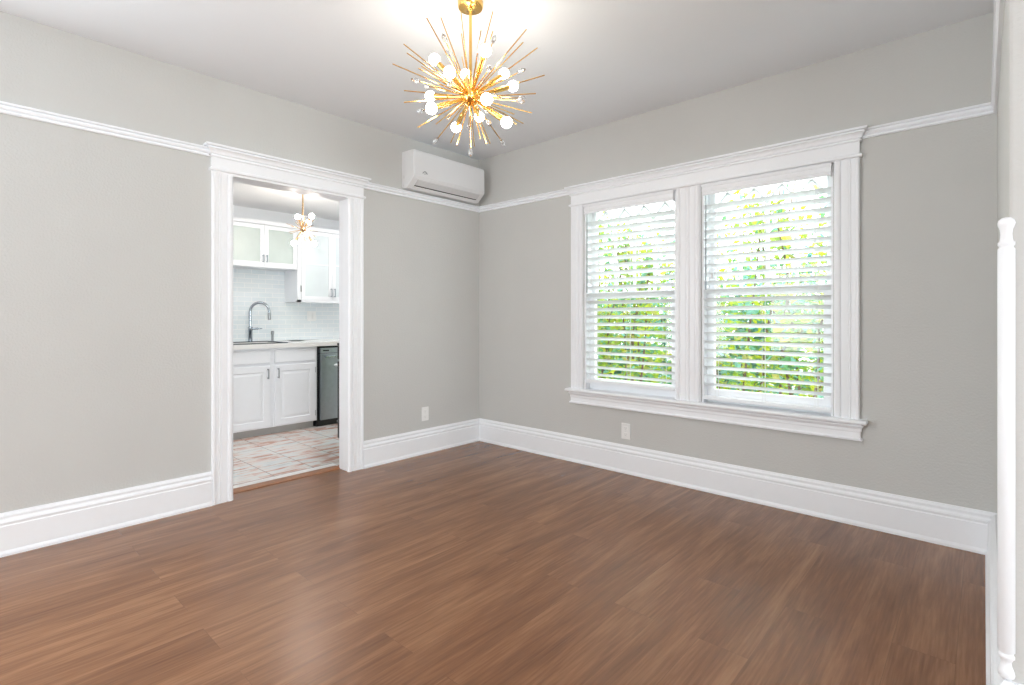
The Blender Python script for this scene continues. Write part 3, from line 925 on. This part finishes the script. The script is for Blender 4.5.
# faucet
fx, fy = -2.29, -1.262
fa = empty('kitchen_faucet', (fx, fy, 0.931), 'tall chrome gooseneck faucet behind the kitchen sink', 'faucet')
bm = BM(); lathe(bm, (fx, fy, 0.931), (0, 0, 1), [(0.030, 0), (0.030, 0.006), (0.023, 0.010), (0.021, 0.115), (0.0235, 0.12), (0.0235, 0.165), (0.015, 0.172)], 20); obj('body', bm, M['chrome'], fa, smooth=True)
dv = Vector((0.62, 0.78, 0)).normalized()
R_ = 0.098
p0 = Vector((fx, fy, 1.10))
pts = [p0, p0 + UP * 0.10, p0 + UP * 0.165]
for k in range(1, 13):
    a_ = PI * k / 12 * 1.04
    pts.append(p0 + UP * (0.165 + R_ * math.sin(a_)) + dv * (R_ - R_ * math.cos(a_)))
bm = BM(); tube(bm, pts, 0.0145, 14); obj('spout', bm, M['chrome'], fa, smooth=True)
e_ = pts[-1]
bm = BM(); lathe(bm, e_ + UP * 0.01, (0.02, 0.03, -1), [(0.0125, 0), (0.015, 0.01), (0.0165, 0.05), (0.0165, 0.085), (0.012, 0.09)], 14); obj('spray_head', bm, M['pull'], fa, smooth=True)
bm = BM(); tube(bm, [(fx, fy, 1.075), (fx + 0.05, fy + 0.065, 1.078)], 0.012, 12); tube(bm, [(fx + 0.042, fy + 0.055, 1.078), (fx + 0.075, fy + 0.098, 1.080)], [0.008, 0.006], 10); obj('lever', bm, M['chrome'], fa, smooth=True)
# soap dispenser
sd = empty('soap_dispenser', (-2.29, -1.02, 0.931), 'small chrome soap dispenser right of the faucet', 'soap dispenser')
bm = BM(); lathe(bm, (-2.29, -1.02, 0.931), (0, 0, 1), [(0.022, 0), (0.022, 0.005), (0.013, 0.008), (0.013, 0.075), (0.017, 0.080), (0.017, 0.112), (0.012, 0.118)], 16); obj('body', bm, M['pull'], sd, smooth=True)
# dark dish
bm = BM(); lathe(bm, (-2.17, -0.80, 0.931), (0, 0, 1), [(0.06, 0), (0.085, 0.004), (0.092, 0.010), (0.086, 0.010), (0.055, 0.005), (0.001, 0.004)], 24)
tag(obj('shallow_dish', bm, M['pull'], smooth=True, origin=(-2.17, -0.80, 0.931)), 'flat dark dish on the worktop right of the soap dispenser', 'dish')

# dishwasher
dw = empty('dishwasher', (XC, -0.46, 0), 'stainless dishwasher with black surround right of the sink cabinet', 'dishwasher')
bm = BM(); bx(bm, KX + 0.02, XC - 0.03, -0.765, -0.160, 0.0, 0.880); obj('tub', bm, M['black'], dw)
bm = BM(); bx(bm, XC - 0.03, XC + 0.008, -0.738, -0.165, 0.070, 0.800); do = obj('door', bm, M['steel'], dw, bevel=0.004)
bm = BM(); bx(bm, XC - 0.03, XC + 0.008, -0.738, -0.165, 0.806, 0.862); cp = obj('control_panel', bm, M['steel'], dw, bevel=0.004)
bm = BM(); bx(bm, XC + 0.006, XC + 0.010, -0.71, -0.64, 0.828, 0.842); obj('display', bm, M['black'], cp)
bm = BM(); bx(bm, XC + 0.036, XC + 0.050, -0.700, -0.205, 0.755, 0.778)
for y_ in (-0.685, -0.22): bx(bm, XC + 0.004, XC + 0.04, y_ - 0.008, y_ + 0.008, 0.758, 0.775)
obj('handle', bm, M['chrome'], do, bevel=0.003)
bm = BM(); bx(bm, XC - 0.09, XC - 0.06, -0.765, -0.160, 0.0, 0.066); obj('kick_plate', bm, M['black'], dw)

# range against the doorway wall
rx = -0.862
rg = empty('kitchen_range', (rx, -0.62, 0), 'black range just showing beside the right jamb of the doorway', 'range')
bm = BM(); bx(bm, rx + 0.03, -0.15, -1.025, -0.245, 0.05, 0.935); obj('body', bm, M['black'], rg, bevel=0.003)
bm = BM(); bx(bm, rx - 0.005, -0.15, -1.03, -0.24, 0.936, 0.958); obj('cooktop', bm, M['black'], rg, bevel=0.004)
bm = BM(); bx(bm, rx - 0.012, rx + 0.03, -1.023, -0.247, 0.245, 0.785); rdv = obj('oven_door', bm, M['black'], rg, bevel=0.005)
bm = BM(); tube(bm, [(rx - 0.055, -1.02, 0.745), (rx - 0.055, -0.25, 0.745)], 0.012, 10)
for y_ in (-1.025, -0.265): tube(bm, [(rx - 0.055, y_, 0.745), (rx - 0.006, y_, 0.745)], 0.008, 8)
obj('handle', bm, M['bright'], rdv, smooth=True)
bm = BM(); bx(bm, rx - 0.012, rx + 0.03, -1.023, -0.247, 0.805, 0.93); rp = obj('control_panel', bm, M['black'], rg, bevel=0.004)
for k in range(4):
    bm = BM(); lathe(bm, (rx - 0.012, -0.93 + k * 0.20, 0.866), (-1, 0, 0), [(0.022, 0), (0.020, 0.022), (0.016, 0.026)], 14); obj('knob', bm, M['pull'], rp, smooth=True)
bm = BM(); bx(bm, rx - 0.010, rx + 0.03, -1.023, -0.247, 0.06, 0.235); wdr = obj('warming_drawer', bm, M['black'], rg, bevel=0.004)
bm = BM(); bx(bm, rx - 0.032, rx - 0.008, -1.018, -0.252, 0.205, 0.222); obj('handle', bm, M['chrome'], wdr, bevel=0.003)
for x_ in (rx + 0.06, -0.2):
    for y_ in (-1.01, -0.28):
        bm = BM(); lathe(bm, (x_, y_, 0), (0, 0, 1), [(0.02, 0), (0.02, 0.01), (0.012, 0.015), (0.012, 0.055)], 10); obj('foot', bm, M['black'], rg)

# wall cabinets with frosted doors
XU = -2.05


def glass_door(parent, y0, y1, z0, z1, hy, hz0, hz1, m, shelf=False):
    fr = 0.042
    bm = BM()
    bx(bm, XU - 0.02, XU, y0, y0 + fr, z0, z1); bx(bm, XU - 0.02, XU, y1 - fr, y1, z0, z1)
    bx(bm, XU - 0.02, XU, y0 + fr, y1 - fr, z0, z0 + fr); bx(bm, XU - 0.02, XU, y0 + fr, y1 - fr, z1 - fr, z1)
    bmesh.ops.remove_doubles(bm, verts=bm.verts, dist=1e-5)
    d = obj('door', bm, M['cab'], parent)
    bm = BM(); bx(bm, XU - 0.013, XU - 0.008, y0 + fr - 0.003, y1 - fr + 0.003, z0 + fr - 0.003, z1 - fr + 0.003); obj('glass_panel', bm, m, d)
    if shelf:
        bm = BM(); zc = z0 + (z1 - z0) * 0.52; bx(bm, XU - 0.0085, XU - 0.006, y0 + fr, y1 - fr, zc - 0.006, zc + 0.006); obj('shelf_line', bm, M['kwall'], d)
    bar_pull(XU, hy, hz0, hz1, d, M['chrome'], 0.004)
    return d


uc = empty('wall_cabinet', (XU, -1.209, 1.738), 'short white wall cabinet with two frosted doors above the sink', 'cabinet', 'kitchen wall cabinets')
bm = BM(); bx(bm, KX + 0.002, XU - 0.022, -1.65, -0.848, 1.738, 2.235); bx(bm, XU - 0.022, XU - 0.003, -1.65, -0.848, 1.738, 1.752); bx(bm, XU - 0.03, XU + 0.01, -1.65, -0.848, 2.195, 2.235); obj('carcass', bm, M['cab'], uc)
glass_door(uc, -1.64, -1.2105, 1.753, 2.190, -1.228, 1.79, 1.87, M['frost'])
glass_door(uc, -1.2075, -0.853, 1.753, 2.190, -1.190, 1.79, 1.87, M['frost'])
tc_ = empty('wall_cabinet', (XU, -0.45, 1.374), 'tall white wall cabinet with frosted doors hanging right of the sink', 'cabinet', 'kitchen wall cabinets')
bm = BM(); bx(bm, KX + 0.002, XU - 0.022, -0.845, -0.02, 1.374, 2.235); bx(bm, XU - 0.022, XU - 0.003, -0.845, -0.02, 1.374, 1.40); bx(bm, XU - 0.03, XU + 0.01, -0.845, -0.02, 2.195, 2.235)
bx(bm, XU - 0.022, XU - 0.003, -0.845, -0.80, 1.374, 2.2); obj('carcass', bm, M['cab'], tc_)
d_ = glass_door(tc_, -0.798, -0.4275, 1.402, 2.190, -0.443, 1.44, 1.54, M['frostb'], True)
bm = BM(); bx(bm, XU - 0.018, XU + 0.004, -0.809, -0.7975, 1.49, 1.56); obj('hinge', bm, M['pull'], d_)
glass_door(tc_, -0.4235, -0.05, 1.402, 2.190, -0.400, 1.44, 1.54, M['frostb'], True)

# switch plate on the backsplash
sw = empty('switch_plate', (KX + 0.008, -0.52, 1.157), 'white double switch plate on the tiled backsplash', 'switch')
bm = BM(); bx(bm, KX + 0.008, KX + 0.014, -0.575, -0.465, 1.157, 1.275); obj('cover_plate', bm, M['plate'], sw, bevel=0.002)
for y_ in (-0.545, -0.495):
    bm = BM(); bx(bm, KX + 0.012, KX + 0.017, y_ - 0.016, y_ + 0.016, 1.183, 1.249); obj('rocker', bm, M['plate'], sw, bevel=0.002)

# small starburst pendant
PH = Vector((0, 0, 0)); PD = 4.95
PH = CAM + FW * PD + RT * ((302.8 - 512) / FPX * PD) + UP * ((317.74 - 229.5) / FPX * PD)
pe = empty('starburst_pendant', (PH.x, PH.y, KH), 'small starburst pendant hanging in the kitchen', 'pendant lamp')
bm = BM(); lathe(bm, (PH.x, PH.y, KH), (0, 0, -1), [(0.055, 0), (0.057, 0.004), (0.055, 0.022), (0.015, 0.028)], 24); obj('canopy', bm, M['plate'], pe, smooth=True)
bm = BM(); tube(bm, [(PH.x, PH.y, KH - 0.02), PH], 0.007, 10); obj('stem', bm, M['copper'], pe, smooth=True)
bm = BM(); lathe(bm, PH - Vector((0, 0, 0.026)), (0, 0, 1), [(0.003, 0), (0.018, 0.006), (0.026, 0.026), (0.018, 0.046), (0.003, 0.052)], 16); obj('hub', bm, M['copper'], pe, smooth=True)
kb = [(-0.060, 0.125, 0.03), (0.095, 0.120, -0.03), (-0.068, -0.135, -0.04), (0.095, -0.130, 0.03), (0.01, 0.09, 0.12), (-0.02, -0.02, 0.15)]
for a_, b_, c_ in kb:
    v = RT * a_ + UP * b_ + FW * c_
    d = v.normalized()
    bm = BM(); lathe(bm, PH + d * 0.02, d, [(0.007, 0), (0.009, v.length - 0.045), (0.007, v.length - 0.04)], 10); so = obj('socket', bm, M['copper'], pe, smooth=True)
    bm = BM(); lathe(bm, PH + v, d, [(0.025 * math.sin(PI * k / 10), -0.025 * math.cos(PI * k / 10)) for k in range(11)], 14); obj('globe_bulb', bm, M['kbulb'], so, smooth=True)
random.seed(3)
for k in range(22):
    zc = 1 - 2 * (k + 0.5) / 22
    an = k * 2.39996
    d = Vector((math.sqrt(1 - zc * zc) * math.cos(an), math.sqrt(1 - zc * zc) * math.sin(an), zc))
    bm = BM(); tube(bm, [PH + d * 0.02, PH + d * random.uniform(0.12, 0.155)], 0.0022, 6); obj('rod', bm, M['copper'], pe)

# ------------------------------------------------------------------ outside the windows
bm = BM(); bx(bm, -8, 12, 0.151, 14, -0.25, -0.12)
tag(obj('ground', bm, M['bounce_ground']), 'ground outside the windows, made pale to bounce light', 'ground', kind='structure')


def shrub(name, label, cat, cx, cy, rx_, ry_, top, nl, nstem, mleaf, seed, lscale=1.0, group=None):
    rnd = random.Random(seed)
    t = empty(name, (cx, cy, -0.12), label, cat, group)
    bm = BM()
    ends = []
    for k in range(nstem):
        x, y = cx + rnd.uniform(-rx_, rx_) * 0.8, cy + rnd.uniform(-ry_, ry_) * 0.5
        pts = [Vector((x, y, -0.14))]
        lean = Vector((rnd.uniform(-0.25, 0.25), rnd.uniform(-0.12, 0.12), 1)).normalized()
        hgt = rnd.uniform(0.75, 1.25) * top
        n = 7
        for j in range(1, n + 1):
            pts.append(pts[0] + lean * (hgt * j / n) + Vector((rnd.uniform(-1, 1), rnd.uniform(-1, 1), 0)) * 0.03)
        tube(bm, pts, [0.014 * (1 - 0.75 * j / n) + 0.002 for j in range(n + 1)], 6)
        for q_ in pts: q_.x = min(max(q_.x, cx - rx_), cx + rx_)
        ends.append(pts)
        for q in range(4):
            j = rnd.randint(2, n - 1)
            b0 = pts[j]
            e = b0 + Vector((rnd.uniform(-0.4, 0.4), rnd.uniform(-0.2, 0.2), rnd.uniform(0.15, 0.5)))
            e.x = min(max(e.x, cx - rx_), cx + rx_)
            tube(bm, [b0, (b0 + e) / 2 + Vector((0, 0, 0.04)), e], [0.006, 0.0045, 0.002], 5)
            ends.append([b0, (b0 + e) / 2, e])
    obj('stems', bm, M['bark'], t)
    bm = BM()
    for k in range(nl):
        if rnd.random() < 0.45 and ends:
            pp = rnd.choice(ends)
            j = rnd.randrange(len(pp) - 1)
            c = pp[j].lerp(pp[j + 1], rnd.random()) + Vector((rnd.gauss(0, 0.06), rnd.gauss(0, 0.05), rnd.gauss(0, 0.05)))
        else:
            zf = rnd.random() ** 1.25
            c = Vector((cx + rnd.uniform(-rx_, rx_), cy + rnd.uniform(-ry_, ry_), 0.05 + zf * top * 0.92 + rnd.uniform(-0.1, 0.1)))
        c.x = min(max(c.x, cx - rx_), cx + rx_)
        if c.y < 0.5: c.y = 0.5 + rnd.random() * 0.2
        l = rnd.uniform(0.06, 0.12) * lscale; wl = l * rnd.uniform(0.34, 0.5)
        d = Vector((rnd.uniform(-1, 1), rnd.uniform(-1, 1), rnd.uniform(-0.8, 0.5))).normalized()
        _, u, v = basis(d)
        an = rnd.uniform(0, 2 * PI)
        s = (u * math.cos(an) + v * math.sin(an))
        nn = d.cross(s)
        p = [c - d * l * 0.5, c - d * l * 0.1 + s * wl * 0.5, c + d * l * 0.5 - nn * l * 0.08, c - d * l * 0.1 - s * wl * 0.5, c + nn * l * 0.06]
        vv = [bm.verts.new(q) for q in p]
        bm.faces.new((vv[0], vv[1], vv[4])); bm.faces.new((vv[1], vv[2], vv[4])); bm.faces.new((vv[2], vv[3], vv[4])); bm.faces.new((vv[3], vv[0], vv[4]))
    me = bpy.data.meshes.new('foliage'); o = bpy.data.objects.new('foliage', me); COL.objects.link(o)
    o.parent = t
    bmesh.ops.translate(bm, verts=bm.verts, vec=-worldloc(t))
    bm.to_mesh(me); bm.free(); me.materials.append(mleaf)
    return t


shrub('leafy_shrub', 'bright yellow-green shrub growing outside the left window', 'shrub', 0.15, 1.85, 0.95, 0.4, 2.35, 5200, 12, M['leafy'], 11)
shrub('leafy_shrub', 'bright yellow-green shrub growing outside the right window', 'shrub', 2.22, 1.75, 0.90, 0.4, 2.35, 5200, 12, M['leafy'], 12)
hb = shrub('garden_hedge', 'deep green hedge across the garden behind the yellow-green shrubs', 'hedge', 0.7, 3.4, 2.7, 0.45, 1.75, 17000, 14, M['leafd'], 13, 1.25)
